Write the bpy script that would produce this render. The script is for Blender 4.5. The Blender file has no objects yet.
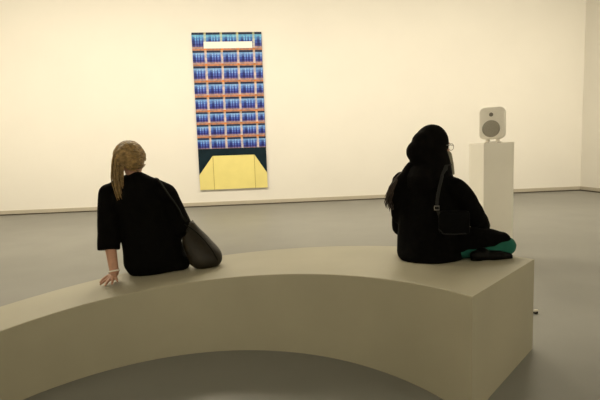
import bpy, bmesh, math, random
import numpy as np
from mathutils import Vector, Matrix, noise
random.seed(7)
S = bpy.context.scene
COL = S.collection
PI = math.pi
R_ = math.radians

# ------------------------------------------------------------------ camera
CAM_H = 1.196
F_PX, PITCH, ROLL = 450.0, 0.1063, -0.0337
FW = Vector((0, math.cos(PITCH), -math.sin(PITCH)))
_rt = Vector((1, 0, 0)); _up = _rt.cross(FW)
RT = _rt * math.cos(ROLL) + _up * math.sin(ROLL)
UP = _up * math.cos(ROLL) - _rt * math.sin(ROLL)
cam_d = bpy.data.cameras.new('camera'); cam = bpy.data.objects.new('camera', cam_d); COL.objects.link(cam)
cam_d.sensor_width = 36; cam_d.lens = 36 * F_PX / 600; cam_d.clip_start = .05; cam_d.clip_end = 100
M = Matrix(((RT.x, UP.x, -FW.x, 0), (RT.y, UP.y, -FW.y, 0), (RT.z, UP.z, -FW.z, CAM_H), (0, 0, 0, 1)))
cam.matrix_world = M
S.camera = cam

def ray(px, py):
    return FW + RT * ((px - 300) / F_PX) - UP * ((py - 200) / F_PX)
def at(px, py, Y):                       # measured photo position -> place in the room at distance Y
    d = ray(px, py); return Vector((0, 0, CAM_H)) + d * (Y / d.y)
def on_z(px, py, z):
    d = ray(px, py); return Vector((0, 0, CAM_H)) + d * ((z - CAM_H) / d.z)

# ------------------------------------------------------------------ bookkeeping
def link(name, me, mat=None, parent=None, smooth=False):
    o = bpy.data.objects.new(name, me); COL.objects.link(o)
    if mat: me.materials.append(mat)
    if parent: o.parent = parent
    if smooth:
        for p in me.polygons: p.use_smooth = True
    return o
def obj(name, bm, mat=None, parent=None, smooth=False):
    bmesh.ops.recalc_face_normals(bm, faces=bm.faces)
    me = bpy.data.meshes.new(name); bm.to_mesh(me); bm.free()
    return link(name, me, mat, parent, smooth)
def tag(o, label, cat, group=None):
    o['label'] = label; o['category'] = cat
    if group: o['group'] = group
    return o
def thing(name, label, cat, loc, rotz=0):
    o = bpy.data.objects.new(name, None); COL.objects.link(o)
    o.location = loc; o.rotation_euler = (0, 0, rotz); o.empty_display_size = .1
    return tag(o, label, cat)
def struct(name, bm, mat, smooth=False):
    o = obj(name, bm, mat, None, smooth); o['kind'] = 'structure'; return o

# ------------------------------------------------------------------ materials
def mat(name, col, rough=.6, spec=.3, var=0, scale=6, bump=0, bscale=60, metal=0, sheen=0, coat=0):
    m = bpy.data.materials.new(name); m.use_nodes = True
    nt = m.node_tree; b = nt.nodes['Principled BSDF']
    b.inputs['Base Color'].default_value = (*col, 1); b.inputs['Roughness'].default_value = rough
    b.inputs['Specular IOR Level'].default_value = spec; b.inputs['Metallic'].default_value = metal
    b.inputs['Sheen Weight'].default_value = sheen; b.inputs['Coat Weight'].default_value = coat
    tc = nt.nodes.new('ShaderNodeTexCoord')
    if var:
        n = nt.nodes.new('ShaderNodeTexNoise'); n.inputs['Scale'].default_value = scale; n.inputs['Detail'].default_value = 6
        nt.links.new(tc.outputs['Object'], n.inputs['Vector'])
        r = nt.nodes.new('ShaderNodeValToRGB')
        r.color_ramp.elements[0].position = .3; r.color_ramp.elements[1].position = .7
        r.color_ramp.elements[0].color = (*[c * (1 - var) for c in col], 1)
        r.color_ramp.elements[1].color = (*[min(1, c * (1 + var)) for c in col], 1)
        nt.links.new(n.outputs['Fac'], r.inputs['Fac']); nt.links.new(r.outputs['Color'], b.inputs['Base Color'])
    if bump:
        n = nt.nodes.new('ShaderNodeTexNoise'); n.inputs['Scale'].default_value = bscale; n.inputs['Detail'].default_value = 4
        nt.links.new(tc.outputs['Object'], n.inputs['Vector'])
        bp = nt.nodes.new('ShaderNodeBump'); bp.inputs['Strength'].default_value = bump; bp.inputs['Distance'].default_value = .01
        nt.links.new(n.outputs['Fac'], bp.inputs['Height']); nt.links.new(bp.outputs['Normal'], b.inputs['Normal'])
    return m
m_wall = mat('wall_paint', (.80, .78, .725), .85, .2, .012, 1.2, .03, 90)
m_ceil = mat('ceiling_paint', (.62, .61, .58), .9, .1, .02, 3)
m_floor = mat('grey_resin_floor', (.208, .206, .186), .45, .3, .05, 1.6, .015, 40)
m_base = mat('skirting_paint', (.47, .43, .35), .6, .3, .03, 8)
m_gap = mat('shadow_gap', (.10, .085, .06), .8, .1, .05, 8)  # dark tone stands in for the shade inside recesses
m_bench = mat('bench_plaster', (.355, .330, .242), .5, .3, .05, 2.2, .03, 25)
m_plinth = mat('plinth_paint', (.86, .83, .75), .6, .3, .02, 4)
m_spk = mat('speaker_white', (.84, .81, .74), .4, .4, .02, 9)
m_grille = mat('woofer_grille', (.33, .31, .26), .5, .4, .15, 220)
m_tweet = mat('tweeter_dark', (.17, .155, .13), .4, .4, .05, 60)
m_navy = mat('dark_navy_paint', (.006, .018, .028), .7, .12, .2, 8)
m_yel = mat('yellow_paint', (.80, .71, .26), .6, .3, .03, 4)
m_yel2 = mat('yellow_flap_paint', (.78, .69, .255), .6, .3, .03, 4)
m_line = mat('fold_line_paint', (.38, .29, .06), .6, .3, .1, 9)
m_slot = mat('white_slot_paint', (.88, .87, .82), .6, .3, .01, 4)
m_edge = mat('canvas_edge', (.72, .70, .64), .8, .2, .04, 20)
m_black = mat('black_cotton', (.0022, .0020, .0016), .9, .06, .3, 30, .25, 45)
m_black2 = mat('black_wool', (.0022, .0020, .0017), .95, .05, .3, 40, .35, 60)
m_scarf = mat('black_scarf_cloth', (.0024, .0020, .0017), .9, .06, .3, 25, .2, 40)
m_trou = mat('black_trousers', (.006, .006, .006), .9, .15, .2, 30, .2, 50)
m_teal = mat('teal_cotton', (.010, .088, .062), .85, .2, .15, 14, .2, 40)
m_shoe = mat('black_leather_shoe', (.002, .0019, .0017), .45, .08, .1, 20)
m_skin = mat('skin', (.43, .235, .155), .55, .35, .08, 40, .06, 160)
m_hair = mat('blonde_hair', (.235, .150, .055), .45, .35, .5, 48, .2, 140)
m_hairb = mat('dark_brown_hair', (.020, .011, .006), .5, .3, .4, 80, .2, 140)
m_olive = mat('olive_leather', (.013, .0095, .0040), .42, .25, .25, 18, .12, 120)
m_strap = mat('olive_strap', (.006, .0058, .0034), .7, .1, .15, 30)
m_bag = mat('black_leather', (.0018, .0018, .0016), .8, .06, .2, 20, .1, 120)
m_gstrap = mat('grey_webbing', (.010, .010, .009), .8, .25, .2, 120)
m_metal = mat('dull_metal', (.30, .28, .24), .35, .5, .05, 40, metal=.9)
m_white = mat('white_band', (.75, .70, .62), .6, .3, .03, 40)
m_grey = mat('grey_olive_cloth', (.20, .19, .14), .9, .15, .15, 25, .1, 60)
m_eye = mat('eye_white', (.7, .68, .64), .3, .5, .02, 60)
m_lip = mat('lip', (.36, .13, .10), .5, .4, .05, 60)
m_gframe = mat('glasses_frame', (.16, .13, .09), .35, .5, .05, 60)
m_plug = mat('pale_plastic', (.62, .58, .50), .4, .4, .04, 60)
m_rub = mat('dark_rubber', (.02, .018, .015), .7, .3, .1, 60)
m_lamp = mat('lamp_housing', (.75, .74, .70), .5, .3, .02, 20)

# ------------------------------------------------------------------ mesh helpers
def box(bm, x0, x1, y0, y1, z0, z1, bev=0):
    vs = [bm.verts.new((x, y, z)) for x in (x0, x1) for y in (y0, y1) for z in (z0, z1)]
    fs = [bm.faces.new([vs[i] for i in q]) for q in ((0, 1, 3, 2), (4, 6, 7, 5), (0, 4, 5, 1), (2, 3, 7, 6), (0, 2, 6, 4), (1, 5, 7, 3))]
    if bev:
        es = list({e for f in fs for e in f.edges})
        bmesh.ops.bevel(bm, geom=es, offset=bev, segments=2, affect='EDGES', profile=.6)
def ell(bm, c, rx, ry, rz, ax=None, u=20, v=12):
    m = Matrix.Identity(3) if ax is None else Matrix(ax).transposed()
    r = bmesh.ops.create_uvsphere(bm, u_segments=u, v_segments=v, radius=1)
    for w in r['verts']:
        w.co = m @ Vector((w.co.x * rx, w.co.y * ry, w.co.z * rz)) + Vector(c)
def ring_loft(bm, rings, cap=True):
    vs = [[bm.verts.new(p) for p in r] for r in rings]
    n = len(vs[0])
    for a, b in zip(vs, vs[1:]):
        for i in range(n):
            bm.faces.new((a[i], a[(i + 1) % n], b[(i + 1) % n], b[i]))
    if cap:
        bm.faces.new(vs[0][::-1]); bm.faces.new(vs[-1])
def frame(d, ref=None):
    d = d.normalized()
    ref = Vector(ref) if ref is not None else (Vector((0, 0, 1)) if abs(d.z) < .9 else Vector((1, 0, 0)))
    a = (ref - d * ref.dot(d)).normalized(); return d, a, d.cross(a)
def tube(bm, pts, rad, n=12, ref=None, flat=1.0, dome=True, dend=True):
    """swept round or flattened tube with rounded ends; rad: a number or one per point"""
    pts = [Vector(p) for p in pts]
    if not hasattr(rad, '__len__'): rad = [rad] * len(pts)
    dirs = []
    for i in range(len(pts)):
        a = pts[max(0, i - 1)]; b = pts[min(len(pts) - 1, i + 1)]; dirs.append((b - a).normalized())
    d, a, b = frame(dirs[0], ref); rings = []
    def ring(c, a, b, r): return [c + a * math.cos(2 * PI * k / n) * r * flat + b * math.sin(2 * PI * k / n) * r for k in range(n)]
    for i, p in enumerate(pts):
        d2 = dirs[i]; a = (a - d2 * a.dot(d2)).normalized(); b = d2.cross(a)
        if i == 0 and dome:
            for t in (80, 50, 25): rings.append(ring(p - d2 * rad[0] * math.sin(R_(t)), a, b, rad[0] * math.cos(R_(t))))
        rings.append(ring(p, a, b, rad[i]))
        if i == len(pts) - 1 and dome and dend:
            for t in (25, 50, 80): rings.append(ring(p + d2 * rad[i] * math.sin(R_(t)), a, b, rad[i] * math.cos(R_(t))))
    ring_loft(bm, rings)
def cone(bm, p, q, r0, r1, n=14):
    p = Vector(p); q = Vector(q); tube(bm, [p, p.lerp(q, .5), q], [r0, (r0 + r1) / 2, r1], n)
def smooth_path(pts, n=16):
    pts = [Vector(p) for p in pts]; P = [pts[0]] + pts + [pts[-1]]; out = []
    for i in range(1, len(P) - 2):
        for k in range(n):
            t = k / n; a, b, c, d = P[i - 1], P[i], P[i + 1], P[i + 2]
            out.append(.5 * ((2 * b) + (c - a) * t + (2 * a - 5 * b + 4 * c - d) * t * t + (3 * b - a - 3 * c + d) * t ** 3))
    out.append(pts[-1]); return out
def body_loft(bm, rings, right, front, n=28, sq=2.3):
    """stack of super-ellipses: (centre, half width, half depth)"""
    out = []
    # interpolate rings smoothly
    C = smooth_path([r[0] for r in rings], 5)
    W = [p.x for p in smooth_path([(r[1], r[2], 0) for r in rings], 5)]
    D = [p.y for p in smooth_path([(r[1], r[2], 0) for r in rings], 5)]
    for c, w, d in zip(C, W, D):
        rr = []
        for k in range(n):
            t = 2 * PI * k / n; ct, st = math.cos(t), math.sin(t)
            rr.append(c + right * (w * math.copysign(abs(ct) ** (2 / sq), ct)) + front * (d * math.copysign(abs(st) ** (2 / sq), st)))
        out.append(rr)
    ring_loft(bm, out)
def fuse(bm, voxel, smooth=6, fac=.5, fold=0, fscale=9, seed=0, off=None):
    """melt the overlapping shapes in bm into one continuous skin"""
    me = bpy.data.meshes.new('tmp'); bmesh.ops.recalc_face_normals(bm, faces=bm.faces); bm.to_mesh(me); bm.free()
    o = bpy.data.objects.new('tmp', me); COL.objects.link(o)
    r = o.modifiers.new('r', 'REMESH'); r.mode = 'VOXEL'; r.voxel_size = voxel
    s = o.modifiers.new('s', 'SMOOTH'); s.iterations = smooth; s.factor = fac
    dg = bpy.context.evaluated_depsgraph_get(); dg.update()
    out = bpy.data.meshes.new_from_object(o.evaluated_get(dg))
    bpy.data.objects.remove(o); bpy.data.meshes.remove(me)
    if fold:
        out.update()
        nrm = [v.normal.copy() for v in out.vertices]
        for v, nn in zip(out.vertices, nrm):
            p = v.co
            w = noise.noise(Vector((p.x * fscale + seed, p.y * fscale, p.z * fscale * .55))) + .5 * noise.noise(Vector((p.x * fscale * 2.2, p.y * fscale * 2.2 + seed, p.z * fscale * 1.2)))
            v.co = p + nn * (w * fold)
    if off is not None:
        for v in out.vertices: v.co -= off
    return out
def shift(bm, off):
    for v in bm.verts: v.co -= off

# ================================================================== ROOM
K = .92
WM = .0874                                   # the far wall runs slightly askew to the camera
WY = 11.5594 * K
wa = math.atan(WM)
WD = Vector((math.cos(wa), math.sin(wa), 0)); WN = Vector((math.sin(wa), -math.cos(wa), 0))   # along the wall, out of the wall
corner = Vector((7.66 * K, WM * 7.66 * K + WY, 0))
L_len, depth_room, ceil_h = 14.6, 15.5, 5.3
def room_pt(s, t, z):                        # s metres left of the right corner, t metres out from the far wall
    return corner - WD * s + WN * t + Vector((0, 0, z))
def room_box(bm, s0, s1, t0, t1, z0, z1, bev=0):
    b2 = bmesh.new(); box(b2, s0, s1, t0, t1, z0, z1, bev)
    mp = {}
    for v in b2.verts: mp[v.index if v.index >= 0 else id(v)] = None
    b2.verts.index_update()
    vs = [bm.verts.new(room_pt(*v.co)) for v in b2.verts]
    for f in b2.faces: bm.faces.new([vs[v.index] for v in f.verts])
    b2.free()
def room_struct(name, dims, m, bev=0):
    bm = bmesh.new(); room_box(bm, *dims, bev); return struct(name, bm, m)
room_struct('floor', (-.3, L_len + .3, -.3, depth_room + .3, -.2, 0), m_floor)
room_struct('ceiling', (-.3, L_len + .3, -.3, depth_room + .3, ceil_h, ceil_h + .2), m_ceil)
room_struct('wall_back', (-.3, L_len + .3, -.3, 0, 0, ceil_h), m_wall)
room_struct('wall_right', (-.3, 0, 0, depth_room, 0, ceil_h), m_wall)
room_struct('wall_left', (L_len, L_len + .3, 0, depth_room, 0, ceil_h), m_wall)
room_struct('wall_front', (-.3, L_len + .3, depth_room, depth_room + .3, 0, ceil_h), m_wall)
# skirting: a grey board over a thin recess, its shade put into dark strips
bm = bmesh.new(); room_box(bm, .02, 1.03, 0, .02, .024, .105, .004); room_box(bm, 1.034, L_len - .02, 0, .02, .024, .105, .004); struct('baseboard_back', bm, m_base)
bm = bmesh.new(); room_box(bm, 0, .02, .0, depth_room, .024, .105, .004); struct('baseboard_right', bm, m_base)
bm = bmesh.new(); room_box(bm, L_len - .02, L_len, .02, depth_room, .024, .105, .004); struct('baseboard_left', bm, m_base)
bm = bmesh.new(); room_box(bm, 0.004, L_len, 0, .008, 0.0005, .0245); struct('gap_shade_1', bm, m_gap)
bm = bmesh.new(); room_box(bm, 0, .008, .008, depth_room, 0.0005, .0245); struct('gap_shade_2', bm, m_gap)

# ================================================================== CURVED BENCH
BC = Vector((-.4707 * K, 1.5062 * K, 0))
def bench_h(th): return K * (.634 - .0015 * th)
def bench_top(x, y): return bench_h(math.degrees(math.atan2(y - BC.y, x - BC.x)))
RI = 1.3715 * K
_rp = np.polyfit([33, 52, 70.3, 77.9, 92, 122, 128.9, 134.5, 139.9], [2.298, 2.285, 2.23, 2.19, 2.08, 1.881, 1.848, 1.821, 1.805], 3)
def r_out(th): return K * float(np.polyval(_rp, min(th, 141))) if th < 141 else K * float(np.polyval(_rp, 141))
bm = bmesh.new(); rings = []; N = 200; ch = .005
for i in range(N + 1):
    t = i / N
    a, b = R_(23.05 + t * (195 - 23.05)), R_(33.0 + t * (195 - 33.0))
    ha, hb_ = bench_h(math.degrees(a)), bench_h(math.degrees(b)); ro = r_out(math.degrees(b))
    pa = BC + Vector((math.cos(a), math.sin(a), 0)) * RI; pb = BC + Vector((math.cos(b), math.sin(b), 0)) * ro
    u = (pb - pa).normalized()
    Z = lambda p, z: Vector((p.x, p.y, z))
    rings.append([Z(pa, 0), Z(pa, ha - ch), Z(pa + u * ch * .3, ha - ch * .3), Z(pa + u * ch, ha), Z(pa.lerp(pb, .5), bench_h((math.degrees(a) + math.degrees(b)) / 2)),
                  Z(pb - u * ch, hb_), Z(pb - u * ch * .3, hb_ - ch * .3), Z(pb, hb_ - ch), Z(pb, 0)])
ring_loft(bm, rings)
bench = obj('curved_bench', bm, m_bench)
tag(bench, 'long curved beige plaster bench sweeping across the gallery floor', 'bench')

# ================================================================== PAINTING ON THE FAR WALL
px0, px1, pz0, pz1 = -2.5031 * K, -.8153 * K, .4312 * K, 4.2659 * K
PW = (px1 - px0) * math.sqrt(1 + WM * WM); PH = pz1 - pz0
proot = thing('painting', 'tall blue and orange plaid painting with a yellow folded base on the far wall', 'painting',
              Vector((px0, WM * px0 + WY, pz0)) + WN * .002, wa)
def plaid_material():
    m = bpy.data.materials.new('plaid_paint'); m.use_nodes = True; nt = m.node_tree; b = nt.nodes['Principled BSDF']
    b.inputs['Roughness'].default_value = .55; b.inputs['Specular IOR Level'].default_value = .25
    N_ = nt.nodes.new; L = nt.links.new
    tc = N_('ShaderNodeTexCoord'); sp = N_('ShaderNodeSeparateXYZ'); L(tc.outputs['Object'], sp.inputs[0])
    def math_(op, a, bb=None, cc=None):
        n = N_('ShaderNodeMath'); n.operation = op
        for i, x in enumerate((a, bb, cc)):
            if x is None: continue
            if isinstance(x, (int, float)): n.inputs[i].default_value = x
            else: L(x, n.inputs[i])
        return n.outputs[0]
    def ramp(f, stops, interp='CONSTANT'):
        n = N_('ShaderNodeValToRGB'); n.color_ramp.interpolation = interp; e = n.color_ramp.elements
        while len(e) < len(stops): e.new(.5)
        for k, (p, c) in enumerate(stops): e[k].position = p; e[k].color = (*c, 1) if len(c) == 3 else c
        L(f, n.inputs['Fac']); return n.outputs['Color']
    def mix(f, a, bb, mode='MIX'):
        n = N_('ShaderNodeMix'); n.data_type = 'RGBA'; n.blend_type = mode
        if isinstance(f, (int, float)): n.inputs[0].default_value = f
        else: L(f, n.inputs[0])
        for s, x in ((6, a), (7, bb)):
            if isinstance(x, tuple): n.inputs[s].default_value = (*x, 1)
            else: L(x, n.inputs[s])
        return n.outputs[2]
    cw = .232 * PW
    fu = math_('FRACT', math_('ADD', math_('DIVIDE', math_('SUBTRACT', sp.outputs['X'], .178 * PW), cw), 4.0))
    fc = N_('ShaderNodeFloatCurve'); cv = fc.mapping.curves[0]; fc.mapping.extend = 'EXTRAPOLATED'
    ks = [(.262, .0), (.349, .1), (.433, .2), (.513, .3), (.609, .4), (.702, .5), (.806, .6), (.901, .7), (1.0, .785)]
    cv.points[0].location = ks[0]; cv.points[1].location = ks[-1]
    for k in ks[1:-1]: cv.points.new(*k)
    for p_ in cv.points: p_.handle_type = 'VECTOR'
    fc.mapping.update(); L(math_('DIVIDE', sp.outputs['Z'], PH), fc.inputs['Value'])
    fv = math_('FRACT', math_('ADD', math_('MULTIPLY', fc.outputs[0], 10.0), 10.12))      # one woven row per unit, band at the bottom
    nz = N_('ShaderNodeTexNoise'); nz.inputs['Scale'].default_value = 16; nz.inputs['Detail'].default_value = 3; L(tc.outputs['Object'], nz.inputs['Vector'])
    nz2 = N_('ShaderNodeTexNoise'); nz2.inputs['Scale'].default_value = 1.3; L(tc.outputs['Object'], nz2.inputs['Vector'])
    # rows inside a tile, bottom to top
    row = ramp(fv, [(0, (.56, .20, .08)), (.08, (.46, .27, .24)), (.205, (.10, .08, .26)), (.28, (.03, .04, .24)), (.38, (.055, .10, .40)), (.54, (.12, .24, .58)),
                    (.70, (.22, .40, .70)), (.84, (.010, .016, .055)), (.97, (.30, .20, .18))])
    colr = ramp(fu, [(0, (1.2, 1.2, 1.1)), (.16, (.75, .8, .95)), (.26, (.16, .16, .38)), (.42, (2.0, 1.8, 1.5)), (.50, (.45, .4, .62)), (.58, (1.9, 1.7, 1.4)), (.66, (.25, .22, .52)), (.75, (1.7, 1.5, 1.35)), (.84, (.6, .55, .8))])
    body = ramp(fv, [(0, (0, 0, 0)), (.19, (.45, .45, .45)), (.28, (.9, .9, .9)), (.62, (.55, .55, .55)), (.74, (.12, .12, .12)), (.86, (0, 0, 0))])
    tile = mix(body, row, mix(1.0, row, colr, 'MULTIPLY'))
    # upright bands: pale, orange where they cross the peach rows
    band = ramp(fv, [(0, (.72, .22, .04)), (.13, (.66, .52, .50)), (.86, (.62, .36, .20))])
    bm_ = ramp(fu, [(0, (1, 1, 1)), (.10, (0, 0, 0)), (.955, (.7, .7, .7))])
    c = mix(bm_, tile, band)
    c = mix(math_('MULTIPLY', ramp(nz.outputs['Fac'], [(.40, (0, 0, 0)), (.60, (1, 1, 1))], 'LINEAR'), .7), c, mix(1.0, c, (.42, .62, .9), 'MULTIPLY'))
    # upper rows lean to teal in places
    tl = math_('MULTIPLY', ramp(math_('DIVIDE', sp.outputs['Z'], PH), [(.90, (0, 0, 0)), (.97, (1, 1, 1))], 'LINEAR'), .55)
    c = mix(tl, c, mix(1.0, c, (.55, 1.25, .95), 'MULTIPLY'))
    L(c, b.inputs['Base Color']); return m
m_plaid = plaid_material()
bm = bmesh.new(); box(bm, 0, PW, -.045, 0, 0, PH, .003); obj('canvas', bm, m_plaid, proot)
bm = bmesh.new(); box(bm, 0.0, PW, -.0475, -.044, 0, .94, .0005); obj('dark_base_band', bm, m_navy, proot)
def plate(pts, y0, y1):
    bm = bmesh.new(); a = [bm.verts.new((x, y0, z)) for x, z in pts]; b = [bm.verts.new((x, y1, z)) for x, z in pts]
    n = len(pts); bm.faces.new(a); bm.faces.new(b[::-1])
    for i in range(n): bm.faces.new((a[i], b[i], b[(i + 1) % n], a[(i + 1) % n]))
    return bm
u0, u1, zt, zs = .215 * PW, .815 * PW, .775, .345
obj('yellow_base_panel', plate([(u0, 0), (u1, 0), (u1, zt), (u0, zt)], -.051, -.047), m_yel, proot)
obj('yellow_side_flap', plate([(0, 0), (u0 - .012, 0), (u0 - .012, zt), (0, zs)], -.0505, -.047), m_yel2, proot)
obj('yellow_side_flap', plate([(u1 + .012, 0), (PW, 0), (PW, zs), (u1 + .012, zt)], -.0505, -.047), m_yel2, proot)
for u in (u0, u1):
    s = -1 if u == u0 else 1
    obj('fold_line', plate([(u, 0), (u + s * .012, 0), (u + s * .012, zt), (u, zt)], -.0500, -.047), m_line, proot)
sz1 = PH - .205; sz0 = sz1 - .145
obj('handle_slot', plate([(.165 * PW, sz0), (.86 * PW, sz0), (.86 * PW, sz1), (.165 * PW, sz1)], -.049, -.044), m_slot, proot)

# ================================================================== PLINTH AND LOUDSPEAKER
ps = .348 * K; ptop = 1.331 * K
near = at(484, 143.5, 4.96 * K); near.z = 0
pc = near + WD * ps / 2 - WN * ps / 2
plinth = thing('plinth', 'tall pale square display plinth under the white loudspeaker', 'plinth', pc, wa)
bm = bmesh.new(); box(bm, -ps / 2, ps / 2, -ps / 2, ps / 2, .012, ptop, .003); obj('plinth_box', bm, m_plinth, plinth)
bm = bmesh.new(); box(bm, -ps / 2 + .012, ps / 2 - .012, -ps / 2 + .012, ps / 2 - .012, 0, .014); obj('recessed_foot', bm, m_gap, plinth)

spk = thing('loudspeaker', 'white studio loudspeaker with round grey woofer standing on the plinth', 'loudspeaker', pc + Vector((0.020, 0, ptop)), R_(-34))
SW, SH, SD = .240, .330, .222
def rrect(w, h, r, y, n=8):
    out = []
    for cx, cz, a0 in ((w / 2 - r, h / 2 - r, 0), (-w / 2 + r, h / 2 - r, 90), (-w / 2 + r, -h / 2 + r, 180), (w / 2 - r, -h / 2 + r, 270)):
        for k in range(n + 1):
            a = R_(a0 + 90 * k / n); out.append(Vector((cx + r * math.cos(a), y, cz + r * math.sin(a))))
    return out
zc = .035 + SH / 2
bm = bmesh.new()
prof = [(-SD / 2, .80, .035), (-SD / 2 - .002 + .004, .90, .045), (-SD / 2 + .010, .965, .052), (-SD / 2 + .028, 1.0, .055), (-SD / 2 + .08, 1.0, .055), (SD / 2 - .06, .95, .055), (SD / 2 - .02, .86, .05), (SD / 2, .72, .04)]
ring_loft(bm, [[p + Vector((0, 0, zc)) for p in rrect(SW * s if i else SW * .86, SH * (s + (1 - s) * .4), r, y)] for i, (y, s, r) in enumerate(prof)])
obj('cabinet', bm, m_spk, spk, True)
def disc(y, r0, prof_, z, n=40):
    bm = bmesh.new(); rings = []
    for dy, rr in prof_: rings.append([Vector((rr * r0 * math.cos(2 * PI * k / n), y + dy, z + rr * r0 * math.sin(2 * PI * k / n))) for k in range(n)])
    ring_loft(bm, rings); return bm
yf = -SD / 2
obj('woofer_surround', disc(yf, .093, [(.004, 1), (-.003, 1), (-.004, .97), (-.003, .93), (.004, .93)], zc - .058), m_spk, spk, True)
obj('woofer_grille', disc(yf, .086, [(.003, 1), (-.002, 1), (-.006, .8), (-.009, .5), (-.010, .15)], zc - .058), m_grille, spk, True)
obj('waveguide', disc(yf, .052, [(.003, 1), (-.002, 1), (-.003, .95), (-.0015, .6), (-.001, .35)], zc + .085), m_spk, spk, True)
obj('tweeter', disc(yf, .020, [(.003, 1), (-.003, 1), (-.006, .7), (-.007, .2)], zc + .085), m_tweet, spk, True)
st = bmesh.new(); box(st, -.075, .075, -.07, .06, .003, .012, .003)
for sx in (-1, 1): box(st, sx * .05 - .014, sx * .05 + .014, -.05, .03, .010, .05, .004)
sto = obj('table_stand', st, m_spk, spk)
for sx in (-1, 1):
    for sy in (-.05, .045):
        b = bmesh.new(); box(b, sx * .06 - .009, sx * .06 + .009, sy - .009, sy + .009, 0, .0045, .001); obj('rubber_foot', b, m_rub, sto)

# ================================================================== PEOPLE
def hand(bm, wrist, d, n, t, curl=(12, 14, 10), spread=.16, k=1.0):
    """palm and five unequal, bent fingers; d finger direction, n back of the hand, t towards the thumb"""
    wrist = Vector(wrist); d = d.normalized(); t = (t - d * t.dot(d)).normalized(); n = (n - d * n.dot(d)).normalized()
    offs = (.027, .009, -.010, -.027); lens = (.070, .078, .072, .056); kn = (.084, .088, .083, .074)
    for o_, l, kk in zip(offs, lens, kn):
        p = wrist + d * kk * k + t * o_ * k
        tube(bm, [wrist + t * o_ * .55 * k, wrist.lerp(p, .55) + n * .003, p], [.0135 * k, .0135 * k, .0105 * k], 10)
        dd = (d + t * o_ / .027 * spread).normalized(); ax = dd.cross(n); q = p; pts = [p]
        ang = 0
        for seg, c in zip((.45, .31, .24), curl):
            ang += c; e = (dd * math.cos(R_(ang)) - n * math.sin(R_(ang)))
            q = q + e * l * seg * k; pts.append(q)
        tube(bm, pts, [.0100 * k, .0092 * k, .0085 * k, .0070 * k], 10)
    b0 = wrist + d * .016 * k + t * .016 * k; b1 = wrist + d * .047 * k + t * .047 * k - n * .005; b2 = b1 + (d * .85 + t * .5).normalized() * .030 * k - n * .003; b3 = b2 + (d * .95 + t * .25).normalized() * .024 * k - n * .003
    tube(bm, [b0, b1, b2, b3], [.015 * k, .0125 * k, .0105 * k, .0080 * k], 10)

def head_shapes(bm, c, f, up, k=1.0):
    """skull, jaw, nose, brow, cheeks, ears; c is the middle of the skull, f the way the face looks"""
    f = f.normalized(); r = f.cross(up).normalized(); up = r.cross(f).normalized(); A = (r, f, up)
    P = lambda x, y, z: c + (r * x + f * y + up * z) * k
    ell(bm, P(0, -.012, .012), .076 * k, .095 * k, .092 * k, A)
    ell(bm, P(0, .022, -.045), .060 * k, .066 * k, .068 * k, A)
    ell(bm, P(0, .055, -.093), .028 * k, .025 * k, .020 * k, A)           # chin
    for s in (-1, 1):
        ell(bm, P(s * .040, .055, -.032), .022 * k, .022 * k, .020 * k, A)   # cheek
        ell(bm, P(s * .030, .076, .018), .024 * k, .010 * k, .008 * k, A)    # brow
        ell(bm, P(s * .077, -.006, -.012), .007 * k, .018 * k, .030 * k, A)  # ear
        ell(bm, P(s * .013, .094, -.036), .009 * k, .010 * k, .008 * k, A)   # nostril wing
    tube(bm, [P(0, .084, .010), P(0, .096, -.012), P(0, .106, -.031)], [.008 * k, .010 * k, .012 * k], 10)
    return P, A
def face_parts(P, A, off, root, k=1.0):
    for s in (-1, 1):
        b = bmesh.new(); ell(b, P(s * .030, .071, -.002) - off, .013 * k, .011 * k, .009 * k, A); e = obj('eye', b, m_eye, root, True)
        b = bmesh.new(); ell(b, P(s * .030, .0805, -.002) - off, .0055 * k, .002 * k, .0055 * k, A); obj('iris', b, m_rub, e, True)
    b = bmesh.new(); ell(b, P(0, .083, -.0635) - off, .023 * k, .010 * k, .0045 * k, A); ell(b, P(0, .082, -.0725) - off, .020 * k, .010 * k, .0055 * k, A)
    obj('mouth', b, m_lip, root, True)

def foot_shapes(bm, ankle, f, k=1.0, sole=0.0):
    f = Vector((f.x, f.y, 0)).normalized(); r = f.cross(Vector((0, 0, 1))); A = (r, f, Vector((0, 0, 1)))
    b = Vector((ankle.x, ankle.y, sole))
    tube(bm, [b + f * -.045 + Vector((0, 0, .045)), b + f * .05 + Vector((0, 0, .045)), b + f * .13 + Vector((0, 0, .035)), b + f * .175 + Vector((0, 0, .030))], [.040 * k, .040 * k, .036 * k, .027 * k], 14, (0, 0, 1), .95)
    tube(bm, [ankle + Vector((0, 0, .05)), b + Vector((0, 0, .05))], [.042 * k, .044 * k], 14)

UPV = Vector((0, 0, 1))
from mathutils.bvhtree import BVHTree
def rest(me, off, eps=.004):
    """flatten what sits on the bench against its top"""
    for v in me.vertices:
        x, y, z = v.co + off
        dx, dy = x - BC.x, y - BC.y; r = math.hypot(dx, dy); th = math.degrees(math.atan2(dy, dx))
        if RI < r < r_out(th) + .03:
            h = bench_h(th) + eps
            if z < h: v.co.z += h - z
    return me
def push_out(me, off, objs, gap=.006):
    trees = []
    for o in objs:
        vs = [v.co + o.parent.location for v in o.data.vertices]
        trees.append(BVHTree.FromPolygons(vs, [tuple(p.vertices) for p in o.data.polygons]))
    for _ in range(5):
        for v in me.vertices:
            p = v.co + off
            for t in trees:
                q, nn, i, d = t.find_nearest(p)
                if q is not None and ((p - q).dot(nn) < gap): p = q + nn * gap
            v.co = p - off
    return me
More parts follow.
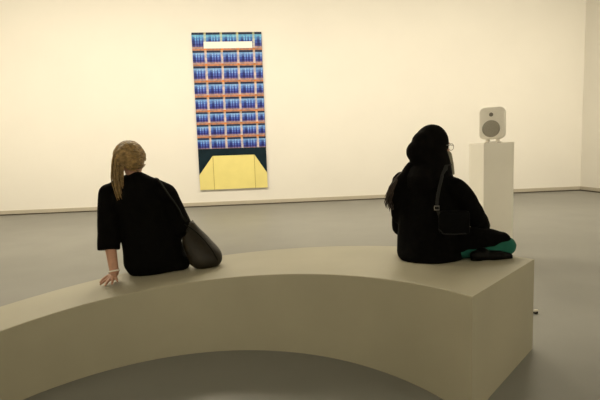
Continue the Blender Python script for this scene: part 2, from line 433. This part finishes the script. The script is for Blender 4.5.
# ------------------------------------------------------------------ left woman (blonde, leaning on her left hand)
F1 = Vector((-.36, .93, 0)).normalized(); R1 = F1.cross(UPV)
hip1 = at(153, 258, 2.98)
base1 = Vector((hip1.x, hip1.y, bench_top(hip1.x, hip1.y)))
w1 = thing('person', 'woman with blonde ponytail and loose black top leaning on her left hand', 'person', base1)
O1 = base1
j = dict(neck=at(136, 173, 2.95), head=at(131, 160, 2.97),
         sl=at(109, 194, 2.93), el=at(109, 238, 2.85), wl=at(114.5, 273, 2.79),
         sr=at(165, 195, 2.97), er=at(181, 228, 3.02), wr=at(163, 246, 3.27))
kn_l = base1 + F1 * .46 - R1 * .10 + UPV * .075; kn_r = base1 + F1 * .46 + R1 * .12 + UPV * .075
an_l = Vector((kn_l.x, kn_l.y, .09)) + F1 * .03; an_r = Vector((kn_r.x, kn_r.y, .09)) + F1 * .05
hp_l = base1 - R1 * .095 + UPV * .095; hp_r = base1 + R1 * .095 + UPV * .095
tor = [(at(157, 271.0, 2.975), .175, .115), (at(156, 262, 2.975), .205, .145), (at(153, 246, 2.98), .190, .135), (at(147, 222, 2.97), .175, .120), (at(141, 203, 2.955), .180, .118), (at(138, 190, 2.945), .150, .090), (at(136.5, 181, 2.945), .078, .065)]
# skin
bm = bmesh.new()
body_loft(bm, [(c, w * .86, d * .86) for c, w, d in tor], R1, F1)
fh1 = Vector((.10, 1, -.10)).normalized(); uph1 = Vector((-.05, .10, 1)).normalized()
P1, A1 = head_shapes(bm, j['head'], fh1, uph1, .96)
cone(bm, j['neck'] - UPV * .05, j['head'] - UPV * .05, .052, .050)
cone(bm, j['sl'], j['el'], .048, .040); cone(bm, j['el'], j['wl'], .038, .027)
cone(bm, j['sr'], j['er'], .048, .040); cone(bm, j['er'], j['wr'], .038, .026)
cone(bm, hp_l, kn_l, .072, .052); cone(bm, hp_r, kn_r, .072, .052)
cone(bm, kn_l, an_l, .050, .036); cone(bm, kn_r, an_r, .050, .036)
for a in (an_l, an_r): foot_shapes(bm, a, F1, .86, .014)
# left hand flat on the bench, fingers pointing back towards the viewer and outwards
zt_ = bench_top(j['wl'].x, j['wl'].y)
wl = j['wl'].copy(); wl.z = max(wl.z, zt_ + .035)
tip = on_z(103, 292, zt_ + .01)
hd = Vector((tip.x - wl.x, tip.y - wl.y, 0)).normalized()
hd3 = (hd + Vector((0, 0, -.22))).normalized()
tl = UPV.cross(hd); tl = tl if tl.y > 0 or True else -tl
tside = Vector((-1, .35, 0))
tside = (tside - hd * tside.dot(hd)).normalized()
hand(bm, wl - UPV * .002, hd3, UPV, tside, (-6, 8, 8), .42, .92)
hand(bm, j['wr'], (F1 * .6 - R1 * .6 - UPV * .25), (UPV + R1 * .3), (-R1 * .3 + F1 * .2 + UPV * .1).cross(UPV) * -1 + F1 * .4, (18, 22, 14), .1, .92)
body_O1 = link('body', rest(fuse(bm, .0042, 4, .5, off=O1), O1), m_skin, w1, True)
face_parts(P1, A1, O1, w1, .96)
# loose black top with elbow-length sleeves
bm = bmesh.new()
body_loft(bm, tor, R1, F1)
tube(bm, [j['sl'] + UPV * .0, j['sl'].lerp(j['el'], .45), j['sl'].lerp(j['el'], .9), j['sl'].lerp(j['el'], 1.26)], [.070, .073, .070, .066], 20, dend=False)
tube(bm, [j['sr'], j['sr'].lerp(j['er'], .5), j['er'], j['er'].lerp(j['wr'], .15)], [.080, .080, .074, .060], 16)
ell(bm, at(178, 262, 2.99), .085, .10, .07, (R1, F1, UPV))
tube(bm, [j['neck'] + UPV * -.075, j['neck'] + UPV * -.046], [.082, .062], 18)
cone(bm, j['neck'] - UPV * .045, j['sl'], .060, .066); cone(bm, j['neck'] - UPV * .045, j['sr'], .064, .078)
black_top_O1 = link('black_top', rest(fuse(bm, .007, 7, .5, .006, 9, 3, O1), O1), m_black, w1, True)
# trousers and shoes
bm = bmesh.new()
cone(bm, hp_l, kn_l, .090, .066); cone(bm, hp_r, kn_r, .090, .066); ell(bm, base1 + UPV * .10, .175, .125, .098, (R1, F1, UPV))
cone(bm, kn_l, an_l + UPV * .03, .064, .056); cone(bm, kn_r, an_r + UPV * .03, .064, .056)
trousers_O1 = link('trousers', rest(fuse(bm, .008, 5, .5, .004, 9, 5, O1), O1), m_trou, w1, True)
for a in (an_l, an_r):
    b = bmesh.new(); foot_shapes(b, a, F1, 1.0, .004); link('shoe', fuse(b, .006, 3, .5, off=O1), m_shoe, w1, True)
# bracelet
wd = (wl - j['el']).normalized(); wc = wl - wd * .012; _, a_, b_ = frame(wd)
bm = bmesh.new(); tube(bm, [wc + (a_ * math.cos(2 * PI * k / 24) + b_ * math.sin(2 * PI * k / 24)) * .0305 for k in range(25)], .0050, 8); shift(bm, O1)
br = obj('bracelet', bm, m_white, w1, True); br['label'] = 'pale band round the left wrist'
# hair swept back into a ponytail on the left
def hair_strands(c, A, rad, tie, n, seed, low):
    """strands laid on the skull, all gathered at the tie"""
    rnd = random.Random(seed); r, f, up = A; bm = bmesh.new()
    loc = lambda p: Vector((p.dot(r), p.dot(f), p.dot(up)))
    to = loc(tie - c); tn = Vector((to.x / rad[0], to.y / rad[1], to.z / rad[2])).normalized()
    for i in range(n):
        while True:
            v = Vector((rnd.gauss(0, 1), rnd.gauss(0, 1), rnd.gauss(0, 1))).normalized()
            if v.z > low(v): break
        pts = []; lift = rnd.uniform(.985, 1.025)
        for kq in range(9):
            t = kq / 8; om = math.acos(max(-1, min(1, v.dot(tn))))
            w = (v * math.sin((1 - t) * om) + tn * math.sin(t * om)) / max(1e-4, math.sin(om))
            w = w + Vector((0, 0, .10 * math.sin(PI * t) * rnd.uniform(-.3, .8))); w.normalize()
            q = Vector((w.x * rad[0], w.y * rad[1], w.z * rad[2])) * (lift + .012 * math.sin(t * 7 + i))
            pts.append(c + r * q.x + f * q.y + up * q.z)
        tube(bm, pts, [.0035, .005, .0058, .006, .006, .006, .006, .0055, .005], 5, dome=False)
    return bm
rad1 = (.094, .110, .110); hc1 = j['head'] + uph1 * .010 - fh1 * .014
tie = at(118.5, 156, 2.885)
low1 = lambda v: -.40 + 1.0 * max(0, v.y) - .70 * max(0, v.x) - .25 * max(0, -v.x)     # hairline: low at the nape, high over the face
hb = bmesh.new(); ell(hb, hc1, .089, .105, .105, A1, 28, 20)
r_, f_, u_ = A1
geom = [v for v in hb.verts if (lambda q: q.z < low1(q))(Vector(((v.co - hc1).dot(r_) / .089, (v.co - hc1).dot(f_) / .105, (v.co - hc1).dot(u_) / .105)))]
bmesh.ops.delete(hb, geom=geom, context='VERTS')
sb = hair_strands(hc1, A1, rad1, tie, 330, 4, low1)
me_ = bpy.data.meshes.new('t'); sb.to_mesh(me_); sb.free(); hb.from_mesh(me_); bpy.data.meshes.remove(me_); shift(hb, O1)
hair = obj('hair', hb, m_hair, w1, True)
rnd = random.Random(9); bm = bmesh.new()
for i in range(95):
    sp_ = .036 * math.sqrt(rnd.random()); an = rnd.uniform(0, 2 * PI); ox, oy = sp_ * math.cos(an), sp_ * math.sin(an)
    ln = rnd.uniform(.55, 1.05)
    key = [at(121, 152, 2.90), at(118.5, 158, 2.872), at(117.5, 170, 2.858), at(117.5, 182, 2.845), at(121, 200, 2.835)]
    wid = (.6, .95, 1.05, 1.05, .68)
    pts = [kp + R1 * ox * w_ + F1 * oy * w_ * .7 + UPV * rnd.uniform(-.006, .006) for kp, w_ in zip(key, wid)]
    sm = smooth_path(pts, 5); sm = sm[:max(8, int(len(sm) * min(1, ln)))]
    tube(bm, sm, [.0045 * (1 - .6 * q / len(sm)) for q in range(len(sm))], 5, dome=False)
shift(bm, O1); pony = obj('ponytail', bm, m_hair, hair, True)
_t = (at(115.5, 158, 2.865) - at(119, 153, 2.895)).normalized(); _, a_, b_ = frame(_t); tc_ = at(118, 154.5, 2.886)
bm = bmesh.new(); tube(bm, [tc_ + (a_ * math.cos(2 * PI * k / 20) + b_ * math.sin(2 * PI * k / 20)) * .021 for k in range(21)], .005, 8); shift(bm, O1); obj('hair_tie', bm, m_hairb, hair, True)

# ------------------------------------------------------------------ her olive shoulder bag
bc = at(200, 246, 2.985)
bb = Vector((bc.x, bc.y, bench_top(bc.x, bc.y)))
bag1 = thing('shoulder_bag', 'dark olive leather shoulder bag slumped on the bench beside the blonde woman', 'bag', bb)
bm = bmesh.new()
body_loft(bm, [(at(207, 268.5, 2.965), .055, .045), (at(206, 263, 2.97), .105, .075), (at(204, 253, 2.985), .118, .085), (at(197, 241, 3.0), .098, .075), (at(192, 230, 3.01), .058, .050), (at(190, 222, 3.01), .026, .026)], R1, F1, 28, 2.1)
link('bag_body', push_out(rest(fuse(bm, .006, 6, .5, .004, 8, 11, bb), bb), bb, (black_top_O1, trousers_O1, body_O1), .018), m_olive, bag1, True)
bm = bmesh.new(); tube(bm, smooth_path([at(185, 224.5, 2.938), at(195, 231, 2.918), at(204, 240, 2.905), at(212, 250, 2.905), at(217.5, 260, 2.915)], 6), .0042, 8); shift(bm, bb); obj('seam', bm, m_strap, bag1, True)
bm = bmesh.new(); tube(bm, smooth_path([at(184, 221, 2.985), at(178, 208, 2.90), at(168, 194, 2.872), at(160.5, 182.5, 2.895), at(157, 178.5, 2.95), at(156, 183, 3.03), at(164, 200, 3.09), at(180, 220, 3.07)], 7), .010, 10, (1, 0, 0), .45); shift(bm, bb); o = obj('strap', bm, m_strap, bag1, True); push_out(o.data, bb, (black_top_O1,), .004)

# ------------------------------------------------------------------ right woman (black headscarf and coat, teal trousers)
F2 = Vector((.69, .72, 0)).normalized(); R2 = F2.cross(UPV)
hip2 = at(430, 250, 2.76)
base2 = Vector((hip2.x, hip2.y, bench_top(hip2.x, hip2.y)))
O2 = base2
w2 = thing('person', 'woman in black headscarf and coat with glasses, sitting cross-legged on the bench', 'person', base2)
j2 = dict(neck=at(431, 172, 2.79), head=at(433, 146.3, 2.81))
tor2 = [(at(433, 263.0, 2.735), .150, .150), (at(430, 256, 2.735), .192, .185), (at(429, 240, 2.76), .192, .160), (at(429, 220, 2.77), .190, .150), (at(428, 202, 2.78), .188, .140), (at(428, 187, 2.785), .175, .120), (at(428, 176, 2.79), .155, .110), (at(430, 167, 2.79), .118, .095)]
sl2 = tor2[5][0] - R2 * .160 + UPV * .015; sr2 = tor2[5][0] + R2 * .176 - UPV * .005
el2 = at(402, 226, 2.98); wl2 = base2 + F2 * .33 - R2 * .02 + UPV * .20
er2 = at(474.5, 217, 2.74); wr2 = at(485.5, 227.5, 2.83)
hr2 = base2 + R2 * .09 + UPV * .10; hl2 = base2 - R2 * .09 + UPV * .10
kr2 = at(503, 246, 2.63); kl2 = base2 + F2 * .30 - R2 * .17 + UPV * .10
ar2 = base2 + F2 * .31 - R2 * .08 + UPV * .055; al2 = at(484, 257.5, 2.575); al2.z = bench_top(al2.x, al2.y) + .038
ftr2 = Vector((-.45, .9, 0)); ftl2 = Vector((1, .06, 0))
VY_ = Vector((0, .004, 0))
fh2 = Vector((.93, .36, -.05)).normalized(); uph2 = Vector((.03, .05, 1)).normalized()
bm = bmesh.new()
body_loft(bm, [(c, w * .85, d * .85) for c, w, d in tor2], R2, F2)
P2, A2 = head_shapes(bm, j2['head'] + fh2 * .012, fh2, uph2, .98)
cone(bm, j2['neck'] - UPV * .05, j2['head'] - UPV * .05, .052, .052)
for a, b, c in ((sl2, el2, wl2), (sr2, er2, wr2)): cone(bm, a, b, .046, .039); cone(bm, b, c, .037, .026)
for h, k_, a in ((hl2, kl2, al2), (hr2, kr2, ar2)): cone(bm, h, k_, .066, .046); cone(bm, k_, a, .046, .034)
for a, ft in ((al2, ftl2), (ar2, ftr2)): tube(bm, [a, a + ft.normalized() * .07 - UPV * .008, a + ft.normalized() * .13 - UPV * .014], [.025, .022, .014], 12)
hand(bm, wr2, (F2 * .8 - R2 * .35 - UPV * .25), UPV + R2 * .2, -R2 + F2 * .1, (14, 20, 14), .08, .9)
hand(bm, wl2, (F2 * .5 + R2 * .6 - UPV * .15), UPV - R2 * .2, R2 * .5 + F2 * .4 - R2 * .9, (14, 20, 14), .08, .9)
body_O2 = link('body', rest(fuse(bm, .0042, 4, .5, off=O2), O2), m_skin, w2, True)
face_parts(P2, A2, O2, w2, .98)
# coat
bm = bmesh.new()
body_loft(bm, tor2, R2, F2)
tube(bm, [sl2, sl2.lerp(el2, .5), el2], [.086, .080, .068], 16); tube(bm, [el2, wl2], [.066, .046], 16)
tube(bm, [sr2, sr2.lerp(er2, .5), er2], [.072, .072, .066], 16); tube(bm, [er2, er2.lerp(wr2, .5), er2.lerp(wr2, .82)], [.064, .054, .043], 16)
cone(bm, j2['neck'] - UPV * .03, sl2, .085, .082); cone(bm, j2['neck'] - UPV * .055, sr2, .07, .070)
tube(bm, [at(414, 168, 2.80), at(405, 180, 2.81), at(399, 198, 2.84), at(401, 215, 2.86)], [.050, .056, .060, .060], 16)
ell(bm, at(455, 198, 2.80), .09, .09, .085); ell(bm, at(472, 208, 2.80), .05, .06, .06)      # gathered sleeve
# skirts of the coat over the thighs
tube(bm, [hr2, hr2.lerp(kr2, .5) + UPV * .026, hr2.lerp(kr2, .80) + UPV * .030, hr2.lerp(kr2, .98) + UPV * .033 + VY_], [.098, .080, .068, .054], 16)
tube(bm, [hl2, hl2.lerp(kl2, .55) + UPV * .012, hl2.lerp(kl2, .9) + UPV * .018], [.100, .085, .066], 16)
tube(bm, [hr2.lerp(hl2, .5), hr2.lerp(kl2, .7)], [.11, .075], 16)
coat_O2 = link('coat', rest(fuse(bm, .007, 6, .5, .008, 10, 21, O2), O2), m_black2, w2, True)
# teal trousers
bm = bmesh.new()
tube(bm, [hr2 - UPV * .012, hr2.lerp(kr2, .6) - UPV * .012, kr2 + Vector((.022, 0, 0))], [.082, .072, .057], 16); tube(bm, [hl2, kl2], [.084, .060], 16)
for k_, a in ((kl2, al2), (kr2, ar2)): tube(bm, [k_, k_.lerp(a, .80)], [.056, .044], 16)
trousers_O2 = link('trousers', rest(fuse(bm, .007, 5, .5, .004, 11, 31, O2), O2), m_teal, w2, True)
for a, ft in ((al2, ftl2), (ar2, ftr2)):
    ft = ft.normalized(); b = bmesh.new(); sd = ft.cross(UPV)
    tube(b, [a - ft * .050 - UPV * .006, a + ft * .02 - UPV * .008, a + ft * .10 - UPV * .014, a + ft * .150 - UPV * .018], [.034, .036, .034, .022], 14, UPV, .85)
    tube(b, [a - ft * .058 - UPV * .032, a - ft * .03 - UPV * .032], [.022, .024], 12, UPV, .5)
    tube(b, [a + ft * .05 - UPV * .033, a + ft * .150 - UPV * .033], [.030, .024], 12, UPV, .25)
    kk = kl2 if a is al2 else kr2; tube(b, [a - UPV * .002, a.lerp(kk, .14), a.lerp(kk, .30)], [.037, .040, .043], 16)
    link('shoe', rest(fuse(b, .0045, 3, .5, off=O2), O2), m_shoe, w2, True)
# headscarf over a bun, open at the face
bm = bmesh.new(); hd2 = j2['head']
r2_, f2_, u2_ = A2
ell(bm, hd2 - fh2 * .012 + uph2 * .018, .094, .112, .117, A2, 28, 18)
ell(bm, at(420, 151.5, 2.77), .084, .075, .076); ell(bm, at(424.5, 143.5, 2.78), .080, .080, .082); ell(bm, at(425, 159, 2.78), .095, .085, .06)                         # bun under the cloth
tube(bm, [hd2 - uph2 * .03 - fh2 * .02, at(432, 164, 2.79), at(430, 172, 2.79), at(429, 180, 2.785)], [.100, .112, .135, .150], 24)
ell(bm, hd2 + fh2 * .045 - uph2 * .088, .055, .045, .04, A2)             # cloth under the chin
scarf_O2 = link('headscarf', fuse(bm, .006, 6, .5, .0035, 12, 41, O2), m_scarf, w2, True)
# loose end of the scarf below the chin
bm = bmesh.new()
pA, pB, pC, pD = at(446.5, 155, 2.755), at(450.5, 155, 2.765), at(455, 173.5, 2.765), at(452, 173.5, 2.755)
tube(bm, [pA.lerp(pB, .5), pA.lerp(pB, .5).lerp(pC.lerp(pD, .5), .5), pC.lerp(pD, .5)], [.023, .018, .008], 14, (-.25, 1, 0), .3)
shift(bm, O2); scarf_end_O2 = o = obj('scarf_end', bm, m_grey, w2, True); o['label'] = 'grey olive fold of cloth below the chin'
# glasses
gl = bmesh.new()
for s in (-1, 1):
    cx = s * .034
    tube(gl, [P2(cx + .025 * math.cos(2 * PI * k / 24), .104 - .06 * abs(cx + .025 * math.cos(2 * PI * k / 24)), -.004 + .021 * math.sin(2 * PI * k / 24)) for k in range(25)], .0018, 6)
    tube(gl, [P2(s * .059, .100, .002), P2(s * .082, .055, .004), P2(s * .086, -.005, .002), P2(s * .080, -.02, -.015)], .0018, 6)
tube(gl, [P2(-.010, .104, .0), P2(0, .108, .004), P2(.010, .104, .0)], .0018, 6)
shift(gl, O2); obj('glasses', gl, m_gframe, w2, True)
# hair ends escaping over the left shoulder
rnd = random.Random(5); bm = bmesh.new()
for i in range(120):
    t = rnd.random(); dz = .075 * rnd.random(); g = rnd.random(); a = at(404 - 6 * g + 2 * t, 170 + 9 * g + 4 * t, 2.79 + dz); e = at(384.5 + 9 * t + rnd.uniform(-1.5, 1.5), 204 + 8 * t + rnd.uniform(-9, 2), 2.80 + dz)
    m_ = a.lerp(e, .5) + R2 * (-.010 - .012 * rnd.random()) + UPV * .008
    sm = smooth_path([a, m_, e], 6); tube(bm, sm, [.0055 * (1 - .8 * q / len(sm)) for q in range(len(sm))], 5, dome=False)
shift(bm, O2); o = obj('hair', bm, m_hairb, w2, True); o['label'] = 'loose dark brown hair ends over the left shoulder'

# ------------------------------------------------------------------ her crossbody bag
b2c = at(454, 222, 2.56)
bag2 = thing('crossbody_bag', 'small black bag on a grey strap hanging at the scarfed woman\'s back', 'bag', Vector((b2c.x, b2c.y, b2c.z - .07)))
B2 = bag2.location.copy()
VX = Vector((.93, -.25, .0)).normalized(); VN = Vector((-.25, -.93, 0)).normalized()
bm = bmesh.new(); b0 = bmesh.new(); box(b0, -.085, .085, -.030, .030, .002, .135, .018)
me_ = bpy.data.meshes.new('t'); b0.to_mesh(me_); b0.free(); bm.from_mesh(me_)
for v in bm.verts: v.co = VX * v.co.x + VN * v.co.y + UPV * v.co.z + (Vector((0, 0, 0)))
bmesh.ops.subdivide_edges(bm, edges=bm.edges[:], cuts=3, use_grid_fill=True); bagb = obj('bag_body', bm, m_bag, bag2, True); push_out(bagb.data, B2, (coat_O2,), .003)
bm = bmesh.new()
tube(bm, [B2 + VX * x + VN * y_ + UPV * z_ for x, y_, z_ in ((-.082, .031, .03), (-.06, .033, .006), (0, .033, .004), (.06, .033, .010))], .0035, 8); shift(bm, B2); o = obj('edge_highlight', bm, m_gstrap, bag2, True); push_out(o.data, B2, (coat_O2,), .005)  # grey bead drawn in as the highlight on the bag's left and lower edges
strap_pts = [B2 - VX * .078 + UPV * .10 + VN * .012, at(437, 206, 2.545), at(438.5, 192, 2.565), at(441.5, 179, 2.615), at(442.5, 172, 2.69), at(443, 169, 2.76)]
bm = bmesh.new(); tube(bm, smooth_path(strap_pts, 7), .0095, 10, VN, .35); shift(bm, B2); o = obj('strap', bm, m_gstrap, bag2, True); push_out(o.data, B2, (coat_O2, scarf_O2, scarf_end_O2), .005)
bm = bmesh.new(); q0 = at(436.8, 208, 2.535)
tube(bm, [q0 + VX * .013 * cx + UPV * .011 * cz for cx, cz in ((-1, -1), (1, -1), (1, 1), (-1, 1), (-1, -1))], .0022, 6); shift(bm, B2); obj('buckle', bm, m_metal, bag2, True)

# ------------------------------------------------------------------ plug on the floor
pp = on_z(535.6, 313.5, 0)
plug = thing('plug', 'tiny pale plug lying on the floor beside the far corner of the bench', 'plug', pp, R_(20))
bm = bmesh.new(); tube(bm, [(-.014, 0, .021), (0, 0, .022), (.014, 0, .021)], [.008, .010, .008], 12); obj('cap', bm, m_plug, plug, True)
bm = bmesh.new(); box(bm, -.013, .013, -.010, .010, 0, .014, .002); obj('foot', bm, m_rub, plug)

# ================================================================== LIGHT
def area(name, s, t, z, sx, sy, power, col, target, spread=180):
    l = bpy.data.lights.new(name, 'AREA'); l.shape = 'RECTANGLE'; l.size = sx; l.size_y = sy; l.energy = power; l.color = col; l.spread = R_(spread)
    o = bpy.data.objects.new(name, l); COL.objects.link(o); o.location = room_pt(s, t, z)
    d = (room_pt(*target) - o.location).normalized(); o.rotation_euler = d.to_track_quat('-Z', 'Y').to_euler(); return o
WARM = (1.0, .88, .68)
for i, s in enumerate((1.4, 4.4, 7.4, 10.4, 13.2)):
    area('wall_washer', s, 4.6, ceil_h - .12, 2.4, .3, (50, 55, 60, 66, 64)[i], WARM, (s, 0, 1.2), 120)
for i, s in enumerate((3.0, 6.0, 9.0, 12.0)):
    area('ceiling_lamp', s, 2.6, ceil_h - .1, 1.6, .5, (46, 62, 74, 80)[i], (1.0, .89, .68), (s - (0, 0, 2.0, 3.5)[i], 6.6, 0), 115)
for s in (3.0, 7.75, 12.5):  # unseen lamps added to lift the faces turned to the camera
    area('rear_fill', s, depth_room - 3.0, ceil_h - .1, 2.4, .4, 150, (1.0, .92, .76), (s, depth_room, 1.6), 150)
for t in (5.0, 9.5):  # unseen lamps added: side walls bounce light onto plinth and bench end
    area('side_fill', L_len - 2.4, t, ceil_h - .1, .3, 2.4, 85, (1.0, .89, .70), (L_len, t, 1.4), 140)
    area('side_fill', 2.6, t, ceil_h - .1, .3, 2.4, 78, (1.0, .89, .70), (0, t, 1.6), 140)
w = bpy.data.worlds.new('world'); S.world = w; w.use_nodes = True
w.node_tree.nodes['Background'].inputs[0].default_value = (.02, .02, .018, 1); w.node_tree.nodes['Background'].inputs[1].default_value = 1

S.view_settings.view_transform = 'Standard'; S.view_settings.look = 'None'; S.view_settings.gamma = 1; S.view_settings.use_curve_mapping = False
S.view_settings.exposure = 0.065
S.cycles.max_bounces = 10; S.cycles.diffuse_bounces = 6; S.cycles.sample_clamp_indirect = 4
try: S.cycles.use_denoising = True
except Exception: pass
